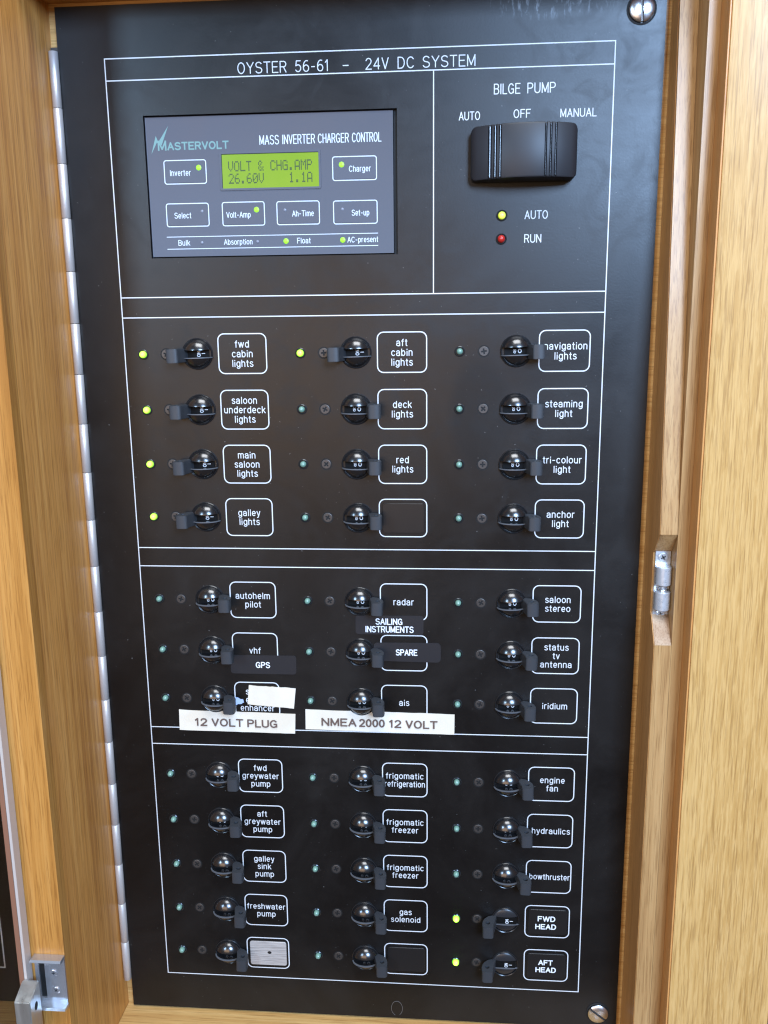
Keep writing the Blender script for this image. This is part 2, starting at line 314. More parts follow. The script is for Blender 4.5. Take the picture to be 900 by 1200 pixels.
# ------------------------------------------------------------------ engraver's single-stroke alphabet
def A_(cx, cy, rx, ry, a0, a1, n=None):
    n = n or max(3, int(abs(a1 - a0) / 24))
    return [(cx + rx * math.cos(math.radians(a0 + (a1 - a0) * i / n)), cy + ry * math.sin(math.radians(a0 + (a1 - a0) * i / n))) for i in range(n + 1)]
X = .74; H = X / 2
G = {
 'a': (.50, [A_(.23, .52, .20, .22, 170, 10) + [(.44, .45), (.44, 0)], [(.44, .42), (.22, .40)] + A_(.20, .20, .19, .20, 90, 270) + [(.30, 0), (.44, .14)]]),
 'b': (.52, [[(.03, 1), (.03, 0)], A_(.25, H, .22, H, 180, -180)]),
 'c': (.48, [A_(.25, H, .23, H, 42, 318)]),
 'd': (.52, [[(.47, 1), (.47, 0)], A_(.25, H, .22, H, 0, 360)]),
 'e': (.50, [[(.03, H), (.47, H)] + A_(.25, H, .22, H, 0, 315)]),
 'f': (.30, [[(.12, 0), (.12, .80)] + A_(.26, .80, .14, .19, 180, 95), [(0, X - .04), (.26, X - .04)]]),
 'g': (.52, [A_(.25, H, .22, H, 0, 360), [(.47, X), (.47, -.06)] + A_(.25, -.06, .22, .22, 0, -155)]),
 'h': (.50, [[(.03, 1), (.03, 0)], A_(.235, .52, .205, .22, 180, 0) + [(.44, 0)]]),
 'i': (.10, [[(.05, 0), (.05, X - .08)], [(.05, .90), (.05, .98)]]),
 'k': (.46, [[(.03, 1), (.03, 0)], [(.42, X), (.05, .30)], [(.18, .42), (.44, 0)]]),
 'l': (.10, [[(.05, 0), (.05, 1)]]),
 'm': (.80, [[(.03, X), (.03, 0)], A_(.21, .54, .18, .20, 180, 0) + [(.39, 0)], A_(.57, .54, .18, .20, 180, 0) + [(.75, 0)]]),
 'n': (.50, [[(.03, X), (.03, 0)], A_(.235, .52, .205, .22, 180, 0) + [(.44, 0)]]),
 'o': (.52, [A_(.26, H, .24, H, 90, 450)]),
 'p': (.52, [[(.03, X), (.03, -.28)], A_(.25, H, .22, H, 180, -180)]),
 'r': (.30, [[(.03, X), (.03, 0)], A_(.24, .50, .21, .24, 180, 80)]),
 's': (.44, [A_(.22, .555, .18, .185, 25, 205, 8) + A_(.22, .185, .20, .185, 55, -155, 9)]),
 't': (.28, [[(.12, .96), (.12, .12)] + A_(.23, .12, .11, .12, 180, 280), [(0, X - .04), (.25, X - .04)]]),
 'u': (.50, [[(.03, X), (.03, .22)] + A_(.235, .22, .205, .22, 180, 360), [(.44, X), (.44, 0)]]),
 'v': (.46, [[(.01, X), (.22, 0), (.43, X)]]),
 'w': (.72, [[(.01, X), (.18, 0), (.35, X), (.52, 0), (.69, X)]]),
 'y': (.46, [[(.01, X), (.23, .03)], [(.44, X), (.20, -.22), (.06, -.28)]]),
 'z': (.44, [[(.02, X), (.40, X), (.02, 0), (.42, 0)]]),
 '-': (.40, [[(.05, .42), (.34, .42)]]),
 'O': (.70, [A_(.34, .5, .32, .5, 90, 450, 18)]),
 'Y': (.66, [[(.02, 1), (.33, .48), (.33, 0)], [(.64, 1), (.33, .48)]]),
 'S': (.62, [A_(.31, .755, .27, .245, 25, 235, 8) + A_(.31, .255, .29, .255, 60, -160, 9)]),
 'T': (.60, [[(.30, 0), (.30, 1)], [(0, 1), (.60, 1)]]),
 'E': (.56, [[(.55, 1), (.03, 1), (.03, 0), (.56, 0)], [(.03, .52), (.48, .52)]]),
 'R': (.62, [[(.03, 0), (.03, 1), (.36, 1)] + A_(.36, .75, .22, .25, 90, -90) + [(.03, .5)], [(.34, .5), (.58, 0)]]),
 'V': (.62, [[(.02, 1), (.31, 0), (.60, 1)]]),
 'D': (.62, [[(.03, 0), (.03, 1), (.28, 1)] + A_(.28, .5, .31, .5, 90, -90, 8) + [(.03, 0)]]),
 'C': (.66, [A_(.34, .5, .32, .5, 40, 320, 12)]),
 'M': (.72, [[(.03, 0), (.03, 1), (.36, .1), (.69, 1), (.69, 0)]]),
 'B': (.60, [[(.03, .0), (.03, 1), (.34, 1)] + A_(.34, .76, .21, .24, 90, -90) + [(.03, .52)], [(.34, .52)] + A_(.34, .26, .24, .26, 90, -90) + [(.03, 0)]]),
 'I': (.10, [[(.05, 0), (.05, 1)]]),
 'L': (.50, [[(.03, 1), (.03, 0), (.50, 0)]]),
 'G': (.68, [A_(.34, .5, .32, .5, 40, 320, 12), [(.38, .46), (.62, .46), (.62, .06)]]),
 'P': (.60, [[(.03, 0), (.03, 1), (.35, 1)] + A_(.35, .74, .23, .26, 90, -90) + [(.03, .48)]]),
 'U': (.64, [[(.03, 1), (.03, .30)] + A_(.32, .30, .29, .30, 180, 360) + [(.61, 1)]]),
 'A': (.64, [[(.01, 0), (.32, 1), (.63, 0)], [(.12, .34), (.52, .34)]]),
 'F': (.54, [[(.03, 0), (.03, 1), (.54, 1)], [(.03, .52), (.46, .52)]]),
 'N': (.64, [[(.03, 0), (.03, 1), (.61, 0), (.61, 1)]]),
 '5': (.56, [[(.50, 1), (.12, 1), (.07, .55)] + A_(.27, .32, .26, .32, 130, -150, 9)]),
 '6': (.56, [A_(.28, .30, .25, .30, 180, -180, 14), [(.03, .32)] + A_(.34, .48, .31, .52, 180, 70, 6)]),
 '1': (.30, [[(.02, .78), (.20, 1), (.20, 0)]]),
 '2': (.56, [A_(.28, .72, .24, .28, 165, -35, 8) + [(.02, 0), (.54, 0)]]),
 '4': (.58, [[(.44, 0), (.44, 1), (.02, .28), (.57, .28)]]),
 ' ': (.34, []),
 'W': (.90, [[(.01, 1), (.23, 0), (.45, 1), (.67, 0), (.89, 1)]]),
 'H': (.62, [[(.03, 0), (.03, 1)], [(.59, 0), (.59, 1)], [(.03, .52), (.59, .52)]]),
 '0': (.56, [A_(.28, .5, .25, .5, 90, 450, 16)]),
}
def text_w(s, h, gap): return sum(G[c][0] for c in s) * h + gap * h * (len(s) - 1)
def stroke_text(bm, s, h, zc, wdt, d, x0=None, x1=None, cx=None, gap=.19, maxw=None, base=None, ridge=.05):
    nat = text_w(s, h, gap); k = 1.14
    if x0 is not None: k = (x1 - x0) / nat
    else:
        if maxw and nat * k > maxw: k = maxw / nat
        x0 = cx - nat * k / 2
    zb = zc - h / 2 if base is None else base
    x = x0
    for c in s:
        for pl in G[c][1]:
            ribbon(bm, [(x + px * h * k, zb + pz * h) for px, pz in pl], wdt, d, ridge)
        x += (G[c][0] + gap) * h * k

# printed lettering made of the same strokes, heavier
def type_mesh(s, x0, x1, z0, h, d, wdt=.5, tilt=0.0):
    bm = bmesh.new(); stroke_text(bm, s, h, 0, wdt, 0, x0=0, x1=x1 - x0, base=0, ridge=.03)
    ct, st = math.cos(tilt), math.sin(tilt)
    for v in bm.verts:
        X_, Z_, D_ = v.co.x / S, v.co.z / S, -v.co.y / S
        v.co = P(x0 + X_ * ct - Z_ * st, d + D_, z0 + X_ * st + Z_ * ct)
    return bm
def merge(bm, other):
    me = bpy.data.meshes.new('t'); other.to_mesh(me); other.free(); bm.from_mesh(me); bpy.data.meshes.remove(me)

# ================================================================== THE SETTING
bm = bmesh.new(); box(bm, -600, 420, -40, -28, -600, 600); o = finish('wall', bm, M_wall, origin=(0, -28, 0)); o['kind'] = 'structure'

cab = thing('cabinet_frame', 'varnished oak cabinet frame around the black switch panel', 'cabinet', (0, 0, -320))
bm = bmesh.new(); prism(bm, [rect(-153, 151.5, -420, 420), rect(-140, 140, -288, 262)], -16, -3.2, XZ); finish('backing_frame', bm, M_oak_rail, cab)
bm = bmesh.new(); prism(bm, [rect(-430, -175.2, -420, 420), rect(-420, -215, -288, 262)], -16, -3.2, XZ); finish('backing_frame', bm, M_oak_rail, cab)
bm = bmesh.new(); box(bm, -175, -153, -16, 65.5, -420, 420); finish('jamb', bm, M_oak_jamb, cab)
bm = bmesh.new(); box(bm, -175.3, -152.9, 65.6, 72, -420, 420, 0.6); finish('jamb_lipping', bm, M_oak_front, cab, smooth=30)
bm = bmesh.new(); box(bm, -152.8, 151.3, -3, 30, -340, -299.4, 0.5); finish('bottom_rail', bm, M_oak_rail, cab, smooth=30)
bm = bmesh.new(); box(bm, -430, -175.4, -3, 64, -340, -299.4, 0.5); finish('bottom_rail', bm, M_oak_rail, cab, smooth=30)
bm = bmesh.new(); box(bm, -152.8, 151.3, -3, 34, 274.2, 320, 0.5); finish('top_rail', bm, M_oak_top, cab, smooth=30)
# right-hand stile with the routed notch for the ball catch
st = bmesh.new(); box(st, 159.9, 165.2, -16, 30, -420, 420); finish('stile', st, M_oak_stile, cab)
zt, zb, fl = 13.4, -44.4, 18.0
bm = bmesh.new(); prism(bm, [[(0, 420), (0, -420), (29.9, -420), (29.9, zb), (fl + 3, zb + 12), (fl, zb + 14), (fl, zt - 12), (fl + 3, zt - 10), (29.9, zt)]], 151.5, 159.8, DZ)
finish('notched_stile', bm, M_oak_stile, cab)
bm = bmesh.new(); prism(bm, [[(-3, 420), (-3, -420), (29.4, -420), (29.4, zb), (fl + 2.8, zb + 12), (fl - .3, zb + 14), (fl - .3, zt - 12), (fl + 2.8, zt - 10), (29.4, zt)]], 151.2, 151.48, DZ)
finish('rebate_face', bm, M_oak_rebate, cab)
bm = bmesh.new(); prism(bm, [[(29.95, zb + .2), (fl + 3.1, zb + 12), (fl + .15, zb + 14), (fl + .05, zb + 14), (fl + 2.7, zb + 11.6), (29.6, zb)]], 151.6, 159.7, DZ); finish('routed_ramp', bm, M_oak_raw, cab)

dr = thing('oak_door', 'pale quartersawn oak door edge right of the switch panel', 'door', (190, 20, -320))
bm = bmesh.new(); box(bm, 166.2, 218.2, 22, 43, -420, 420, 0.5); finish('door_panel', bm, M_oak_panel, dr, smooth=30)
bm = bmesh.new(); box(bm, 165.25, 166.15, 22, 42.8, -420, 420, 0.25); finish('edge_lipping', bm, M_oak_lip, dr, smooth=30)

# ================================================================== MAIN SWITCH PANEL
panel = thing('switch_panel', 'tall black electrical switch panel with white engraved frames and 36 breakers', 'switch panel', (0, 0, -298))
bm = bmesh.new()
prism(bm, [rect(-148.6, 148.0, -298.3, 271.7), rect(-107.2, 20.6, 151.4, 220.4)], -3, 0, XZ)
finish('board', bm, M_black, panel, (0, 0, 0))
bm = bmesh.new()
# engraved frame lines
Zl = [247.3, 237.1, 131.7, 121.4, -3.1, -13.6, -110.2, -120.7, -273.9]
LW = .52
ribbon(bm, [(-125, 247.3), (125, 247.3), (125, -273.9), (-125, -273.9)], LW, .01, closed=True)
finish('border_line', bm, M_ink, panel, (0, 0, -13))
for z in Zl[1:-1]:
    bm = bmesh.new(); ribbon(bm, [(-124.7, z), (124.7, z)], LW, .012); finish('divider_line', bm, M_ink, panel, (0, 0, z))
bm = bmesh.new(); ribbon(bm, [(38.6, 236.8), (38.6, 132)], LW, .012); finish('divider_line', bm, M_ink, panel, (38.6, 0, 184))
# headings
def heading(parts, h, z, wdt=.42):
    bm = bmesh.new()
    for s, a, b in parts: stroke_text(bm, s, h, z, wdt, .012, x0=a, x1=b)
    finish('lettering', bm, M_ink, panel, (parts[0][1], 0, z))
heading([('OYSTER', -57.9, -33.6), ('56-61', -29.2, -12.8), ('-', -6.0, -2.5), ('24V', 5.5, 16.7), ('DC', 21.2, 29.2), ('SYSTEM', 33.4, 58.7)], 4.9, 240.9, .46)
heading([('BILGE', 67.9, 80.4), ('PUMP', 84.0, 97.3)], 4.4, 227.6, .44)
heading([('AUTO', 51.1, 61.2)], 3.6, 215.8, .4); heading([('OFF', 77.6, 85.6)], 3.6, 216.2, .4); heading([('MANUAL', 100.1, 117.2)], 3.6, 215.9, .4)
heading([('AUTO', 84.0, 95.2)], 3.7, 169.1, .44); heading([('RUN', 84.0, 92.2)], 3.7, 157.8, .44)

# panel screws
def slot_screw(x, z, ang, parent=panel):
    bm = bmesh.new(); lathe(bm, x, z, [(6.9, .02), (7.0, .25), (6.2, .5), (6.1, .05)], 28); s = finish('panel_screw', bm, M_recess, parent, (x, 0, z), smooth=40)
    bm = bmesh.new(); r = 6.0; c, s_ = math.cos(ang), math.sin(ang)
    for sg in (1, -1):
        # half disc each side of the slot, domed
        a0 = math.asin(.65 / r); arc = [(r * math.cos(a0 + (math.pi - 2 * a0) * i / 14), sg * r * math.sin(a0 + (math.pi - 2 * a0) * i / 14)) for i in range(15)]
        tv = bm.verts.new(P(x + (-s_) * sg * 2.2, 2.3, z + c * sg * 2.2))
        low = [bm.verts.new(P(x + u * c - v * s_, .1, z + u * s_ + v * c)) for u, v in arc]
        mid = [bm.verts.new(P(x + (u * .985) * c - (v * .985) * s_, 1.3, z + (u * .985) * s_ + (v * .985) * c)) for u, v in arc]
        top = [bm.verts.new(P(x + (u * .82) * c - (max(abs(v) * .82, .65) * sg) * s_, 2.05, z + (u * .82) * s_ + (max(abs(v) * .82, .65) * sg) * c)) for u, v in arc]
        for A1, B1 in ((low, mid), (mid, top)):
            for i in range(14): bm.faces.new((A1[i], A1[i + 1], B1[i + 1], B1[i]))
        for i in range(14): bm.faces.new((top[i], top[i + 1], tv))
        bm.faces.new((top[0], tv, top[-1])); bm.faces.new((low[0], mid[0], top[0], top[-1], mid[-1], low[-1]))
    finish('screw_head', bm, M_steel, s, (x, 0, z), smooth=35)
    bm = bmesh.new(); lathe(bm, x, z, [(5.6, .3), (5.5, .8), (0, .8)], 20); finish('slot_floor', bm, M_screw_dark, s, (x, 0, z))
slot_screw(136.5, 260.6, math.radians(94)); slot_screw(137.0, -287.6, math.radians(-38))

# ---- rows and columns
ROWS = [102.5, 73.1, 43.8, 14.6, -32.6, -62.3, -91.8, -139.3, -168.6, -198.0, -227.4, -256.8]
COLS = [-114.9, -30.9, 52.2]
names = [['fwd|cabin|lights', 'saloon|underdeck|lights', 'main|saloon|lights', 'galley|lights', 'autohelm|pilot', 'vhf', 's|e|enhancer',
          'fwd|greywater|pump', 'aft|greywater|pump', 'galley|sink|pump', 'freshwater|pump', ''],
         ['aft|cabin|lights', 'deck|lights', 'red|lights', '', 'radar', '', 'ais', 'frigomatic|refrigeration', 'frigomatic|freezer', 'frigomatic|freezer', 'gas|solenoid', ''],
         ['navigation|lights', 'steaming|light', 'tri-colour|light', 'anchor|light', 'saloon|stereo', 'status|tv|antenna', 'iridium', 'engine|fan', 'hydraulics', 'bowthruster', '', '']]
LIT = {(0, 0), (0, 1), (0, 2), (0, 3), (1, 0), (2, 10), (2, 11)}

# ---- prototypes at the origin, then copied
def mk_led(lens_mat, name='indicator_light', r=2.0, lit=False):
    bm = bmesh.new(); lathe(bm, 0, 0, [(2.75, .01), (2.7, .5), (2.35, .75), (2.1, .55), (2.0, .02)], 20)
    b = finish(name, bm, M_bezel, None, smooth=40); lr = 1.62 if lens_mat is M_led_off else 1.85
    bm = bmesh.new(); lathe(bm, 0, 0, [(lr, .05), (lr, 1.0), (lr * .91, 1.75), (lr * .65, 2.35), (lr * .32, 2.65), (0, 2.75)], 20)
    finish('lens', bm, lens_mat, b, smooth=60)
    return b
def cross_loop(cx, cy, L_, w_, ang=0.0):
    p = [(L_, -w_), (L_, w_), (w_, w_), (w_, L_), (-w_, L_), (-w_, w_), (-L_, w_), (-L_, -w_), (-w_, -w_), (-w_, -L_), (w_, -L_), (w_, -w_)]
    c, s_ = math.cos(ang), math.sin(ang); return [(cx + x * c - y * s_, cy + x * s_ + y * c) for x, y in p]
def mk_screw():
    bm = bmesh.new(); lathe(bm, 0, 0, [(3.15, .012), (3.1, .12), (2.75, .10), (2.7, .015)], 20)
    b = finish('fixing_screw', bm, M_recess, None, smooth=40)
    bm = bmesh.new(); prism(bm, [circ(0, 0, 2.3, 20), cross_loop(0, 0, 1.45, .42)], .02, .36, XZ); 
    lathe(bm, 0, 0, [(2.62, .02), (2.5, .28), (2.3, .36)], 20); 
    finish('screw_head', bm, M_screw_dark, b, smooth=40)
    bm = bmesh.new(); lathe(bm, 0, 0, [(2.2, .03), (0, .03)], 12); finish('cross_recess', bm, M_recess, b)
    return b
def dome_half(sign, ax, dep, cut, bev=.35):
    bm = bmesh.new(); bmesh.ops.create_uvsphere(bm, u_segments=40, v_segments=24, radius=1.0)
    for v in bm.verts: v.co = P(v.co.x * ax, -v.co.y * dep, v.co.z * ax)
    g = bm.verts[:] + bm.edges[:] + bm.faces[:]
    r = bmesh.ops.bisect_plane(bm, geom=g, plane_co=P(0, 0, sign * cut), plane_no=Vector((0, 0, sign)), clear_inner=True)
    es = [e for e in r['geom_cut'] if isinstance(e, bmesh.types.BMEdge)]
    bmesh.ops.holes_fill(bm, edges=es); 
    r = bmesh.ops.bisect_plane(bm, geom=bm.verts[:] + bm.edges[:] + bm.faces[:], plane_co=P(0, .02, 0), plane_no=Vector((0, -1, 0)), clear_inner=True)
    bmesh.ops.bevel(bm, geom=[e for e in bm.edges if len(e.link_faces) == 2 and all(abs(v.co.z - sign * cut * S) < 1e-6 for v in e.verts) and e.calc_face_angle() > .5], offset=bev * S, segments=3, affect='EDGES')
    return bm
def lever_bm(side):
    outer = [(5.0, .4), (5.9, 3.4), (6.6, 6.2), (7.25, 8.6), (7.3, 10.7), (7.6, 11.5), (8.4, 12), (12.4, 12), (13.3, 11.5), (13.7, 10.5), (13.75, 7.8), (13.3, 5.4), (12.1, 3.2), (10.0, 1.2), (7.6, .4)]
    hole = circ(10.5, 7.4, 1.35, 14)
    bm = bmesh.new(); prism(bm, [[(side * x, y) for x, y in outer], [(side * x, y) for x, y in hole]], -4.1, 3.0, XD)
    bmesh.ops.recalc_face_normals(bm, faces=bm.faces)
    es = [e for e in bm.edges if len(e.link_faces) == 2 and e.calc_face_angle() > .6 and not all(abs((v.co.x / S - side * 10.5) ** 2 + (-v.co.y / S - 7.4) ** 2 - 1.35 ** 2) < .1 for v in e.verts)]
    bmesh.ops.bevel(bm, geom=es, offset=.22 * S, segments=2, affect='EDGES')
    return bm
def mk_breaker(state):
    """state: off (lever right), on (lever left), low (flat-faced, lever left)"""
    bm = bmesh.new(); lathe(bm, 0, 0, [(8.3, .01), (8.25, .6), (7.9, .95), (7.5, .7), (7.5, .02)], 40)
    b = finish('breaker_switch', bm, M_collar, None, smooth=35)
    dep = 5.9 if state != 'low' else 1.9; ax = 7.75; cut = 2.0 if state != 'low' else 2.6
    m = M_gloss if state != 'low' else M_flatcap
    finish('dome', dome_half(1, ax, dep, cut), m, b, (0, 0, 4), smooth=50)
    finish('dome', dome_half(-1, ax - .35, dep - .5, cut - .1, .3), m, b, (0, 0, -4), smooth=50)
    bm = bmesh.new(); ld = dep + .25 if state != 'low' else dep + .1
    crescent = [((ax + .35) * math.cos(math.pi * i / 28), .3 + (ld - .3) * math.sin(math.pi * i / 28)) for i in range(29)]
    crescent += [((ax - .35) * math.cos(math.pi * i / 28), .25 + (ld - 1.1) * math.sin(math.pi * i / 28)) for i in range(28, -1, -1)]
    prism(bm, [crescent], -2.3, -1.8, XD)
    finish('slot_highlight_lip', bm, M_lip, b, (0, 0, -2), smooth=30)  # pale crescent draws the bright highlight line below the slot
    bm = bmesh.new(); box(bm, -6.2, 6.2, .2, .7 if state != 'low' else 1.3, -2.6, 2.6); finish('rocker', bm, M_barrel, b)
    sd = 1 if state == 'off' else -1
    finish('lever', lever_bm(sd), M_lever, b, (sd * 9, 0, 0), smooth=35)
    bm = bmesh.new(); d = .75 if state != 'low' else 1.35
    if state == 'off':
        ribbon(bm, A_(1.7, .0, .78, .95, 90, 450, 10), .38, d)
        for k, q in enumerate((-1.1,)):   # small 'off' read sideways
            ribbon(bm, A_(-.9, -.55, .5, .5, 90, 450, 8), .3, d); ribbon(bm, [(-1.5, .0), (-.2, .0)], .28, d); ribbon(bm, [(-1.5, .55), (-.3, .55)], .28, d)
            ribbon(bm, [(-1.0, .0), (-1.0, .3)], .26, d)
    else:
        ribbon(bm, A_(1.0 - .1, -.75, .85, .62, 90, 450, 10), .34, d)                      # O
        ribbon(bm, [(1.7, .25), (.1, .25), (1.7, 1.15), (.1, 1.15)], .3, d)                 # N on its side
        ribbon(bm, [(2.6, .1), (4.2, .1)], .34, d)
    finish('lettering', bm, M_ink, b)
    return b
def copy_to(proto, x, z, parent, rot=0.0, first={}):
    c = proto.copy(); col.objects.link(c); w_ = P(x, 0, z); put(c, parent, w_); c.rotation_euler = (0, rot, 0)
    for ch in proto.children:
        k = ch.copy(); col.objects.link(k); k.parent = c
    return c
led_off, led_on, led_br, led_am, led_red = [mk_led(m) for m in (M_led_off, M_led_on, M_led_bright, M_led_amber, M_led_red)]
scr, b_off, b_on, b_low = mk_screw(), mk_breaker('off'), mk_breaker('on'), mk_breaker('low')
def blank(o): pass

for c in range(3):
    for r in range(12):
        x, z = COLS[c], ROWS[r]
        lit = (c, r) in LIT
        jx, jz = random.uniform(-.25, .25), random.uniform(-.2, .2)
        l = copy_to((led_br if c == 2 else led_on) if lit else led_off, x + jx * .5, z + jz * .5, panel)
        if lit: l['label'] = 'lit yellow green indicator'
        copy_to(scr, x + 12.35 + jx * .3, z + jz * .3, panel, random.uniform(0, 3.1))
        if c == 2 and r >= 10: b = copy_to(b_low, x + 28.9, z, panel, 0); b['label'] = 'flat faced breaker with lever turned left'
        elif lit: b = copy_to(b_on, x + 29.2, z, panel, random.uniform(-.03, .03)); b['label'] = 'breaker with lever turned left to on'
        else: b = copy_to(b_off, x + 28.9 + jx * .4, z + jz * .4, panel, random.uniform(-.04, .04))
        # engraved box and words
        bx0, bx1, bz1, bz0 = x + 40.45, x + 66.0, z + 10.2, z - 10.4
        bm = bmesh.new(); ribbon(bm, rrect(bx0, bx1, bz0, bz1, 3.2, 5), .56, .012, closed=True); finish('label_border', bm, M_ink, panel, ((bx0 + bx1) / 2, 0, (bz0 + bz1) / 2))
        s = names[c][r]
        if s:
            ln = s.split('|'); bm = bmesh.new(); n = len(ln); cx = (bx0 + bx1) / 2 + (0.0 if c < 2 else 0.6); h = 3.35; pitch = 5.0
            for i, t in enumerate(ln):
                zz = z - .1 + ((n - 1) / 2 - i) * pitch
                if (c, r) == (0, 6): zz -= .2
                xc = cx - 5.5 if t in ('s', 'e') and (c, r) == (0, 6) else cx
                stroke_text(bm, t, h, zz - .0, .43, .012, cx=xc, maxw=23.0)
            finish('lettering', bm, M_ink, panel, ((bx0 + bx1) / 2, 0, z))
for p_ in (scr, b_off, b_on, b_low, led_off, led_on, led_br):
    for ch in list(p_.children): bpy.data.objects.remove(ch)
    bpy.data.objects.remove(p_)
l = copy_to(led_am, 72.6, 169.0, panel); l['label'] = 'lit yellow auto indicator'
l = copy_to(led_red, 72.5, 157.8, panel); l['label'] = 'dark red run indicator'
for p_ in (led_am, led_red):
    for ch in list(p_.children): bpy.data.objects.remove(ch)
    bpy.data.objects.remove(p_)

# ---- bilge pump selector: wide bowed paddle with grooves
def selector():
    x0, x1, z0, z1 = 56.9, 107.4, 184.4, 209.2; cx = (x0 + x1) / 2; hw = (x1 - x0) / 2
    bm = bmesh.new(); prism(bm, [rrect(cx - 24.2, cx + 24.2, z0 + 1.0, z1 - 1.0, 2.0)], .02, 3.5, XZ)
    root = finish('bilge_pump_selector', bm, M_barrel, panel, (cx, 0, (z0 + z1) / 2), smooth=40)
    root['label'] = 'wide bowed black selector with two sets of grooves'
    grooves = [(-17.2, -15.4), (-14.6, -13.0), (-12.2, -10.8), (9.2, 10.4), (11.6, 12.8), (14.0, 15.2)]
    def dep(u): t = u / hw; return 16.0 - 7.6 * abs(t) ** 2.2 + 1.8 * t
    us = sorted([-hw + 2 * hw * (0.5 - 0.5 * math.cos(math.pi * i / 48)) for i in range(49)])
    ev = [(u, 0.0) for u in us if not any(a - .35 < u < b + .35 for a, b in grooves)]
    for a, b in grooves: ev += [(a, 0.0), (a + .3, 1.0), (b - .3, 1.0), (b, 0.0)]
    ev.sort(); HZ = (z1 - z0) / 2; zc = (z0 + z1) / 2; rr = 2.6
    bm = bmesh.new(); rows = []
    for u, cut in ev:
        e = max(0.0, abs(u) - (hw - rr)); hz = HZ - rr + math.sqrt(max(rr * rr - e * e, 0.01)); dd = dep(u) - cut - (rr - math.sqrt(max(rr * rr - e * e, 0))) * .35
        lp = [(.9, hz), (dd - .9, hz), (dd - .28, hz - .26), (dd, hz - .9), (dd, -hz + .9), (dd - .28, -hz + .26), (dd - .9, -hz), (.9, -hz)]
        rows.append([bm.verts.new(P(cx + u, q, zc + v)) for q, v in lp])
    for a, b in zip(rows, rows[1:]):
        for i in range(8): bm.faces.new((a[i], a[(i + 1) % 8], b[(i + 1) % 8], b[i]))
    bm.faces.new(rows[0]); bm.faces.new(rows[-1])
    finish('paddle', bm, M_knob, root, (cx, 8, zc), smooth=28)
    for a, b in grooves:
        u = (a + b) / 2; hh = HZ - .9; wv = (b - a) / 2 - .28; dd = dep(u) - .95; bm = bmesh.new()
        prism(bm, [[(cx + u - wv, dd - .5), (cx + u + wv, dd - .5), (cx + u + wv * .8, dd + .45), (cx + u + wv * .3, dd + .75), (cx + u - wv * .3, dd + .75), (cx + u - wv * .8, dd + .45)]], zc - hh, zc + hh, XD)
        finish('grip_rib', bm, M_rib, root, (cx + u, dd, zc), smooth=60)
selector()

# ---- inserted plates that sit inside engraved boxes
def insert_plate(name, c, r, material, text=None, label=None, lines=None, frame=None):
    x, z = COLS[c], ROWS[r]; a0, a1, b0, b1 = x + 42.3, x + 64.6, z - 8.2, z + 8.0
    bm = bmesh.new(); prism(bm, [rrect(a0, a1, b0, b1, 1.4)], .015, .55, XZ)
    bmesh.ops.recalc_face_normals(bm, faces=bm.faces)
    bmesh.ops.bevel(bm, geom=[e for e in bm.edges if all(v.co.y < -.5 * S for v in e.verts) and len(e.link_faces) == 2 and e.calc_face_angle() > .8], offset=.2 * S, segments=1, affect='EDGES')
    o = finish(name, bm, material, None, ((a0 + a1) / 2, 0, b0), smooth=30)
    tag(o, label, 'label plate')
    if lines:
        bm = bmesh.new()
        for t, xa, xb, zz in lines: merge(bm, type_mesh(t, x + xa, x + xb, z + zz, 2.9, .57, .62))
        finish('lettering', bm, M_tape_ink, o, ((a0 + a1) / 2, 0, z))
    return o
insert_plate('label_plate', 2, 10, M_plate, label='black plate reading FWD HEAD beside a lit green light', lines=[('FWD', 47.9, 57.7, .6), ('HEAD', 46.6, 58.3, -4.6)])
insert_plate('label_plate', 2, 11, M_plate, label='black plate reading AFT HEAD in the lowest right box', lines=[('AFT', 49.0, 57.0, .7), ('HEAD', 47.4, 59.0, -4.2)])
insert_plate('label_plate', 1, 3, M_plate, label='blank black plate in the box below red lights')
insert_plate('label_plate', 1, 11, M_plate, label='blank black plate in the box below gas solenoid')
sp = insert_plate('label_plate', 0, 11, M_silver, label='scuffed blank silver plate in the box below freshwater pump')
bm = bmesh.new(); lathe(bm, COLS[0] + 54.2, ROWS[11] + .6, [(1.0, .56), (.8, .62), (0, .63)], 10, 1.3); finish('dent', bm, M_recess, sp, (COLS[0] + 54.2, 0, ROWS[11] + .6))

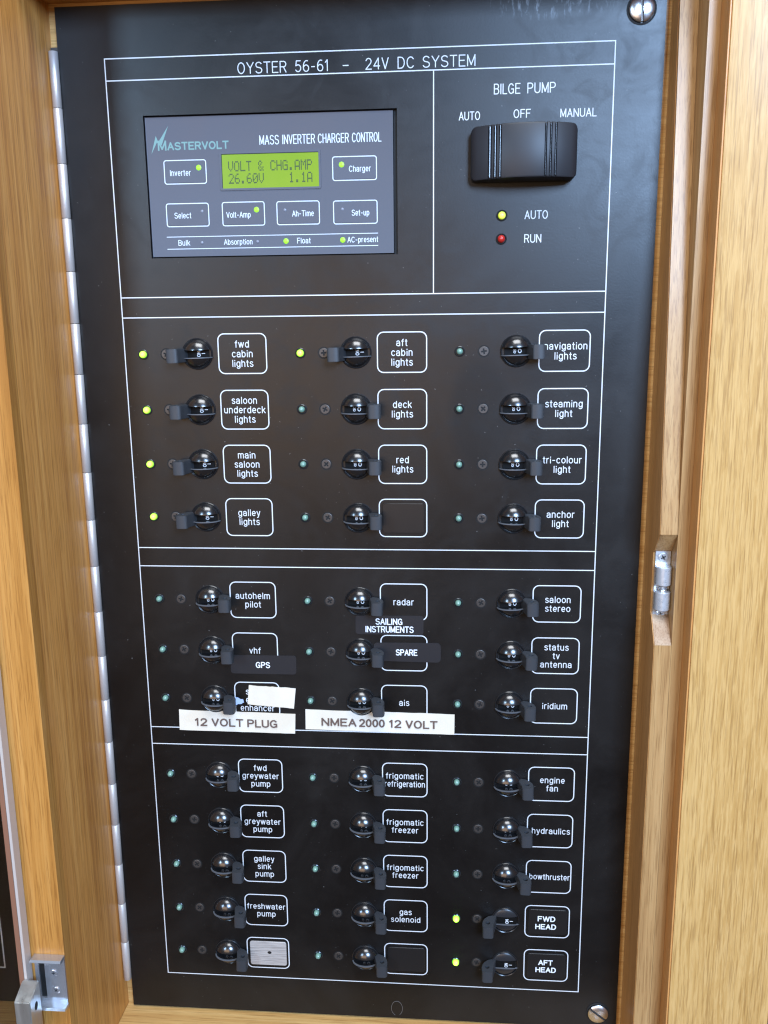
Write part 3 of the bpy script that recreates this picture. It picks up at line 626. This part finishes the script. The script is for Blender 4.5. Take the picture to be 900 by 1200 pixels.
# ---- stuck-on tapes (each could be peeled off)
def tape(label, corners, material, lines, ink, thick=.25, d0=.1, rounded=0.0, curl=0.0, rough=0.0, capb=.55):
    """corners: tl, tr, br, bl in (x, z)"""
    tl, tr, br, bl = corners; n = 22; bm = bmesh.new()
    def lerp(a, b, t): return (a[0] + (b[0] - a[0]) * t, a[1] + (b[1] - a[1]) * t)
    cx = sum(p[0] for p in corners) / 4; cz = sum(p[1] for p in corners) / 4
    if rounded:
        w_ = tr[0] - tl[0]; loop = []
        for (u, v) in rrect(0, 1, 0, 1, .5, 5): pass
        hgt = tl[1] - bl[1]
        for px, pz in rrect(0, w_, 0, hgt, rounded, 4):
            t = px / w_; top = lerp(tl, tr, t); bot = lerp(bl, br, t); k = pz / hgt
            loop.append((bot[0] + (top[0] - bot[0]) * k, bot[1] + (top[1] - bot[1]) * k))
        prism(bm, [loop], d0, d0 + thick, XZ)
    else:
        rt = [random.uniform(-rough, rough) for _ in range(n + 1)]
        g = []
        for i in range(n + 1):
            t = i / n; a = lerp(tl, tr, t); b = lerp(bl, br, t); dd = d0 + thick + curl * abs(math.sin(t * math.pi * 2.5)) * (0.6 + .4 * math.cos(5 * t))
            row = []
            for j in range(4):
                k = j / 3
                row.append(bm.verts.new(P(a[0] + (b[0] - a[0]) * k, dd if j in (0,) else d0 + thick + (dd - d0 - thick) * (1 - k) ** 2, a[1] + (b[1] - a[1]) * k + (rt[i] if j in (0, 3) else 0))))
            g.append(row)
        for i in range(n):
            for j in range(3): bm.faces.new((g[i][j], g[i + 1][j], g[i + 1][j + 1], g[i][j + 1]))
        r = bmesh.ops.extrude_face_region(bm, geom=bm.faces[:])
        for v in [q for q in r['geom'] if isinstance(q, bmesh.types.BMVert)]: v.co.y += thick * S
    o = finish('label_tape', bm, material, None, (cx, 0, min(bl[1], br[1])), smooth=40)
    tag(o, label, 'label')
    if lines:
        bm = bmesh.new()
        for t, xa, xb, zz, h, tl_ in lines: merge(bm, type_mesh(t, xa, xb, zz, h, d0 + thick + curl + .03, capb, tl_))
        finish('lettering', bm, ink, o, (cx, 0, cz))
    return o
tape('black tape reading GPS under the vhf box', [(-75.7, -65.2), (-38.3, -65.0), (-38.5, -76.2), (-76.2, -76.2)], M_tape_black, [('GPS', -61.4, -53.6, -72.4, 3.1, 0)], M_tape_ink, rounded=1.8)
tape('black tape reading SAILING INSTRUMENTS between radar and the box below', [(-4.4, -40.6), (33.3, -40.5), (33.2, -51.5), (-4.5, -51.5)], M_tape_black,
     [('SAILING', 6.9, 21.5, -45.6, 3.2, 0), ('INSTRUMENTS', 1.2, 27.6, -50.1, 3.2, 0)], M_tape_ink, rounded=1.6)
tape('black tape reading SPARE across an engraved box', [(5.6, -56.3), (42.8, -56.1), (42.8, -67.5), (5.6, -67.0)], M_tape_black, [('SPARE', 18.0, 29.6, -63.4, 3.1, 0)], M_tape_ink, rounded=2.2)
tape('blank cream tape stuck askew over the enhancer box', [(-66.1, -83.2), (-39.2, -84.5), (-40.6, -96.8), (-67.3, -94.9)], M_tape_white, None, None, curl=.25, rough=.12)
tape('torn scrap of pale blue tape left of enhancer', [(-74.2, -90.6), (-69.8, -92.2), (-69.4, -94.0), (-74.4, -95.6)], M_tape_blue, None, None, thick=.15, rough=.3)
tape('cream tape reading 12 VOLT PLUG', [(-107.6, -99.0), (-39.8, -100.0), (-40.4, -112.2), (-107.9, -111.6)], M_tape_white,
     [('12', -98.2, -91.5, -108.2, 4.1, -.003), ('VOLT', -88.4, -70.5, -108.2, 4.1, -.003), ('PLUG', -67.6, -50.6, -108.3, 4.1, -.003)], M_tape_brown, curl=.5, rough=.08, d0=.2, capb=.88)
tape('longer cream tape reading NMEA 2000 12 VOLT', [(-34.0, -97.0), (50.6, -98.0), (50.5, -110.4), (-34.2, -109.2)], M_tape_white,
     [('NMEA', -24.6, -5.2, -106.2, 4.1, -.005), ('2000', -3.0, 11.0, -106.3, 4.1, -.005), ('12', 14.0, 20.4, -106.4, 4.1, -.005), ('VOLT', 23.3, 40.7, -106.5, 4.1, -.005)], M_tape_brown, curl=.6, rough=.08, d0=.2, capb=.88)

# ---- inverter control set into the board
disp = thing('inverter_control', 'slate grey inverter charger control with a lit green screen', 'control unit', (-43, -1, 152))
bm = bmesh.new(); box(bm, -106.7, 18.6, -14, -1.2, 152.1, 219.8, .4); finish('housing', bm, M_face, disp, (-43, 0, 186), smooth=30)
bm = bmesh.new(); prism(bm, [rect(-107.1, 20.5, 151.5, 220.3), rect(-106.9, 18.8, 151.9, 220.0)], -14, -2.6, XZ); finish('gap_shade_ring', bm, M_recess, disp)  # black ring put in for the shade of the gap round the housing
DF = -1.18
bm = bmesh.new(); prism(bm, [rect(-68.6, -18.7, 184.8, 201.7)], DF - .01, DF + .03, XZ); sc_ = finish('screen', bm, M_lcd, disp, (-43, 0, 193))
bm = bmesh.new(); prism(bm, [rrect(-69.6, -17.9, 184.0, 202.5, .9), rrect(-68.4, -18.9, 185.0, 201.5, .4)], DF - .01, DF + .35, XZ); finish('screen_bezel', bm, M_face, disp, (-43, 0, 193))
bm = bmesh.new(); prism(bm, [rect(-68.6, -18.7, 184.8, 201.7), rect(-68.2, -18.85, 185.0, 201.25)], DF + .02, DF + .09, XZ); finish('screen_edge_shade', bm, M_recess, disp, (-43, 0, 193))  # near-black ring paints the inner shade along the screen edge
FONT57 = {'V': '10001 10001 10001 10001 10001 01010 00100', 'O': '01110 10001 10001 10001 10001 10001 01110', 'L': '10000 10000 10000 10000 10000 10000 11111', 'T': '11111 00100 00100 00100 00100 00100 00100',
 '&': '01100 10010 10100 01000 10101 10010 01101', 'C': '01110 10001 10000 10000 10000 10001 01110', 'H': '10001 10001 10001 11111 10001 10001 10001', 'G': '01110 10001 10000 10111 10001 10001 01111',
 '.': '00000 00000 00000 00000 00000 01100 01100', 'A': '01110 10001 10001 10001 11111 10001 10001', 'M': '10001 11011 10101 10101 10001 10001 10001', 'P': '11110 10001 10001 11110 10000 10000 10000',
 '2': '01110 10001 00001 00010 00100 01000 11111', '6': '00110 01000 10000 11110 10001 10001 01110', '0': '01110 10001 10011 10101 11001 10001 01110', '1': '00100 01100 00100 00100 00100 00100 01110', ' ': ' '.join(['00000'] * 7)}
bm = bmesh.new()
for line, ztop in (('VOLT & CHG.AMP  ', 198.0), ('26.60V    1.1A  ', 192.1)):
    for i, ch in enumerate(line[:14]):
        for ry, bits in enumerate(FONT57[ch].split()):
            for rx, bit in enumerate(bits):
                if bit == '1':
                    px = -65.1 + i * 3.09 + rx * .535; pz = ztop - ry * .70
                    v = [bm.verts.new(P(a, DF + .05, b)) for a, b in ((px, pz), (px + .50, pz), (px + .50, pz - .66), (px, pz - .66))]; bm.faces.new(v)
finish('display_text', bm, M_lcdink, sc_, (-43, 0, 193))
def mbutton(x0, x1, z0, z1, word, wx0, wx1, wz, lx, lz, lit, lab):
    bm = bmesh.new(); prism(bm, [rrect(x0 + .6, x1 - .6, z0 + .6, z1 - .6, 1.0)], DF - .02, DF + .10, XZ); b = finish('button', bm, M_face, disp, ((x0 + x1) / 2, 0, (z0 + z1) / 2), smooth=30); b['label'] = lab
    bm = bmesh.new(); ribbon(bm, rrect(x0, x1, z0, z1, 1.1, 4), .45, DF + .01, closed=True); finish('button_outline', bm, M_facetext, b, ((x0 + x1) / 2, 0, (z0 + z1) / 2))
    finish('lettering', type_mesh(word, wx0, wx1, wz - 1.2, 2.6, DF + .13, .33), M_facetext, b, (wx0, 0, wz))
    lamp(lx, lz, lit, b)
def lamp(lx, lz, lit, parent):
    bm = bmesh.new(); r = 1.35 if lit else .75; lathe(bm, lx, lz, [(r, DF + .1), (r * .8, DF + .26), (0, DF + .32)], 16); finish('lamp', bm, M_dot_on if lit else M_dot_off, parent, (lx, 0, lz), smooth=60)
mbutton(-98.2, -76.6, 187.8, 199.1, 'Inverter', -95.2, -84.6, 193.0, -80.3, 195.4, True, 'inverter button with a lit lamp')
mbutton(-11.9, 10.1, 187.6, 198.8, 'Charger', -3.6, 7.2, 192.9, -7.4, 195.1, True, 'charger button with a lit lamp')
mbutton(-98.3, -76.3, 167.0, 178.2, 'Select', -94.1, -85.5, 172.3, -79.7, 174.3, False, 'select button, lamp dark')
mbutton(-69.1, -47.4, 166.9, 178.3, 'Volt-Amp', -67.0, -54.6, 172.1, -51.4, 174.5, True, 'volt and amp button with a lit lamp')
mbutton(-40.9, -19.2, 166.9, 178.1, 'Ah-Time', -33.0, -22.1, 172.1, -36.8, 174.0, False, 'amp hour and time button, lamp dark')
mbutton(-11.9, 10.2, 166.7, 177.8, 'Set-up', -2.6, 6.2, 171.9, -7.4, 173.8, False, 'set-up button, lamp dark')
for z in (161.9, 155.9):
    bm = bmesh.new(); ribbon(bm, [(-98.8, z), (10.4, z)], .35, DF + .01); finish('printed_line', bm, M_facetext, disp, (-43, 0, z))
for wd, a, b in (('Bulk', -92.9, -86.9), ('Absorption', -68.9, -54.2), ('Float', -30.9, -24.1), ('AC-present', -5.0, 10.5)):
    finish('lettering', type_mesh(wd, a, b, 157.7, 2.5, DF + .05, .33), M_facetext, disp, (a, 0, 158.9))
for lx, lit in ((-80.5, False), (-51.5, False), (-36.7, True), (-7.5, True)): lamp(lx, 158.9, lit, disp)
bm = bmesh.new()
for wd, a, b in (('MASS', -48.4, -38.0), ('INVERTER', -36.2, -22.6), ('CHARGER', -20.8, -7.6), ('CONTROL', -5.9, 12.6 - 5.2)): pass
for wd, a, b in (('MASS', -48.5, -38.8), ('INVERTER', -36.9, -20.6), ('CHARGER', -18.9, -3.6), ('CONTROL', -1.8, 12.6)): merge(bm, type_mesh(wd, a, b, 205.6, 4.1, DF + .05, .42))
finish('lettering', bm, M_facetext, disp, (-18, 0, 207))
bm = type_mesh('ASTERVOLT', -95.6, -64.6, 204.3, 3.2, DF + .05, .75); merge(bm, type_mesh('M', -100.6, -96.6, 204.2, 4.2, DF + .05, .8))
finish('logo_lettering', bm, M_logo, disp, (-82, 0, 206))
bm = bmesh.new()
for pl in ([(-104.4, 202.2), (-101.6, 211.0), (-100.0, 207.0), (-101.2, 207.8)], [(-98.8, 206.4), (-94.9, 215.6), (-100.0, 208.6), (-99.6, 207.4)]):
    v = [bm.verts.new(P(a, DF + .07, b)) for a, b in pl]; bm.faces.new(v)
finish('logo_bolt', bm, M_logo, disp, (-100, 0, 208))

# ================================================================== PIANO HINGE
hg = thing('piano_hinge', 'long stainless piano hinge down the left edge of the switch panel', 'hinge', (-150.6, 0, -283))
pins = 20
z_top, z_bot = 251.3, -282.0
k = (z_top - z_bot) / pins
cuts = [251.3 - i * 26.5 for i in range(21)]
hr = 2.3
for i in range(20):
    a, b = cuts[i] - .13, cuts[i + 1] + .13
    bm = bmesh.new(); dx = 0.0
    ring = [(-150.5 + dx + hr * math.cos(t * math.pi / 9), 1.2 + hr * math.sin(t * math.pi / 9)) for t in range(18)]
    prism(bm, [ring], b, a, XD)
    bmesh.ops.recalc_face_normals(bm, faces=bm.faces)
    bmesh.ops.bevel(bm, geom=[e for e in bm.edges if len(e.link_faces) == 2 and e.calc_face_angle() > 1.2], offset=.14 * S, segments=1, affect='EDGES')
    finish('knuckle', bm, M_hinge, hg, (-150.5, 1.2, b), smooth=50)
bm = bmesh.new(); prism(bm, [[(-150.5 + 1.0 * math.cos(t * math.pi / 5), 1.2 + 1.0 * math.sin(t * math.pi / 5)) for t in range(10)]], cuts[20], cuts[0], XD); finish('hinge_pin', bm, M_screw_dark, hg, (-150.5, 1.2, 0), smooth=50)
bm = bmesh.new(); box(bm, -152.8, -148.8, -2.6, -1.4, cuts[20], cuts[0] + 2.5); finish('hinge_leaf', bm, M_screw_dark, hg, (-150.5, -2, 0))

# ================================================================== BALL CATCH
bc = thing('ball_catch', 'double ball catch of bright plated metal in a notch cut in the right stile', 'door catch', (156, 18, -34))
cx = 155.9; f = fl
bm = bmesh.new(); prism(bm, [rect(152.1, 159.6, -34.6, 3.2), circ(cx, -.9, 1.0, 12), circ(cx, -31.0, 1.0, 12)], f + .05, f + 1.3, XZ); finish('mounting_plate', bm, M_zinc, bc, (cx, f, -16), smooth=40)
for za, zb_ in ((-14.6, -4.9), (-27.8, -18.0)):
    bm = bmesh.new(); n = 18; ring = [(cx + 4.0 * math.cos(math.pi * i / n), f + 3.6 + 4.0 * math.sin(math.pi * i / n)) for i in range(n + 1)]
    ring = [(cx + 4.0, f + 1.35)] + ring + [(cx - 4.0, f + 1.35)]
    prism(bm, [ring], za, zb_, XD); bmesh.ops.recalc_face_normals(bm, faces=bm.faces)
    bmesh.ops.bevel(bm, geom=[e for e in bm.edges if len(e.link_faces) == 2 and e.calc_face_angle() > 1.2], offset=.4 * S, segments=2, affect='EDGES')
    finish('ball_housing', bm, M_zinc, bc, (cx, f, za), smooth=40)
for zc, sg in ((-15.2, 1), (-17.4, -1)):
    bm = bmesh.new(); bmesh.ops.create_uvsphere(bm, u_segments=20, v_segments=12, radius=2.3 * S)
    bmesh.ops.translate(bm, verts=bm.verts, vec=P(cx, f + 3.8, -14.8 if sg > 0 else -17.9)); finish('ball', bm, M_chrome, bc, (cx, f + 3.8, zc), smooth=180)
bm = bmesh.new(); box(bm, 159.2, 161.9, f + 9.0, f + 12.3, -19.5, -13.0, .5)
for e in ((-14.6, .8), (-18.4, -.8)): pass
bm.free()
def phil(cx, d, cz, r, parent, material=M_chrome, ang=.5):
    bm = bmesh.new(); prism(bm, [circ(cx, cz, r * .8, 20), cross_loop(cx, cz, r * .5, r * .13, ang)], d, d + .5, XZ); lathe(bm, cx, cz, [(r, d), (r * .95, d + .3), (r * .8, d + .5)], 20)
    s = finish('screw', bm, material, parent, (cx, d, cz), smooth=35)
    bm = bmesh.new(); lathe(bm, cx, cz, [(r * .7, d + .05), (0, d + .05)], 12); finish('cross_recess', bm, M_recess, s, (cx, d, cz))
phil(cx, f + 1.32, -.9, 2.6, bc, M_zinc); phil(cx, f + 1.32, -31.0, 2.3, bc, M_zinc, .2)

# ================================================================== SECOND CABINET: keeper, acrylic door, its panel
kp = thing('strike_plate', 'chromed channel shaped strike plate on the orange oak at lower left', 'strike plate', (-160, 72, -236))
bm = bmesh.new(); prism(bm, [rect(-169.5, -153.2, -235.5, -206.5), rect(-167.4, -164.2, -231.5, -210.5)], 72.1, 73.2, XZ); finish('back_plate', bm, M_chrome, kp, (-160, 72, -221))
bm = bmesh.new(); box(bm, -167.3, -164.3, 72.02, 72.3, -231.4, -210.6); finish('slot', bm, M_recess, kp, (-166, 72, -221))
for z0, z1 in ((-207.6, -205.8), (-236.2, -234.4)):
    bm = bmesh.new(); prism(bm, [[(72.15, z0), (72.15, z1), (77.0, z1), (77.9, (z0 + z1) / 2), (77.0, z0)]], -169.6, -153.1, DZ)
    finish('flange', bm, M_chrome, kp, (-160, 72, z0), smooth=40)
phil(-159.4, 73.25, -216.0, 2.1, kp, M_chrome, .2); phil(-158.9, 73.25, -226.4, 2.1, kp, M_chrome, .8)

ad = thing('acrylic_door', 'clear acrylic door with a polished edge at the far left', 'door', (-300, 75, -300))
bm = bmesh.new(); box(bm, -430, -172.4, 74, 79, -420, 420); finish('pane', bm, M_acrylic, ad, (-300, 75, 0))
bm = bmesh.new(); box(bm, -172.35, -170.8, 73.9, 79.1, -420, 420, .3); finish('polished_edge', bm, M_edge, ad, (-171, 75, 0), smooth=30)
bm = bmesh.new(); box(bm, -175.0, -172.5, 79.05, 79.5, -420, 420); finish('edge_reflection_strip', bm, M_edge_reflection, ad, (-173, 79, 0))  # painted strip copies the brown reflection beside the acrylic edge
bm = bmesh.new(); prism(bm, [[(79.3, -262), (79.3, -215.5), (81, -215.5), (90.5, -220), (90.5, -262)]], -173.0, -164.5, DZ)
bmesh.ops.recalc_face_normals(bm, faces=bm.faces); bmesh.ops.bevel(bm, geom=[e for e in bm.edges if e.calc_face_angle() > .5], offset=.5 * S, segments=2, affect='EDGES')
br = finish('corner_bracket', bm, M_alu, ad, (-171, 80, -262), smooth=30)
for zc in (-226.5, -241.0):
    bm = bmesh.new(); ring = [bm.verts.new(P(-164.45, 84.6 + 1.7 * math.cos(t * math.pi / 8), zc + 2.4 * math.sin(t * math.pi / 8))) for t in range(16)]; bm.faces.new(ring)
    finish('screw_hole', bm, M_recess, br, (-164.5, 84.6, zc))

p2 = thing('neighbouring_panel', 'second black panel with a white frame line seen through the acrylic door', 'switch panel', (-310, 0, -298))
bm = bmesh.new(); box(bm, -415, -205.6, -3, 0, -298.3, 271.7); finish('board', bm, M_black, p2, (-310, 0, 0))
bm = bmesh.new(); ribbon(bm, [(-228.6, 247.3), (-228.6, -273.9), (-400, -273.9), (-400, 247.3)], .85, .01, closed=True); finish('border_line', bm, M_ink, p2, (-310, 0, 0))

# a hair lying on the board
bm = bmesh.new(); ribbon(bm, A_(16.6, -291.5, 3.4, 5.0, -60, 250, 22), .16, .02, .05)
o = finish('hair', bm, M_hair, None, (16.6, 0, -296)); tag(o, 'fine curled hair stuck below the lowest white frame line', 'hair')
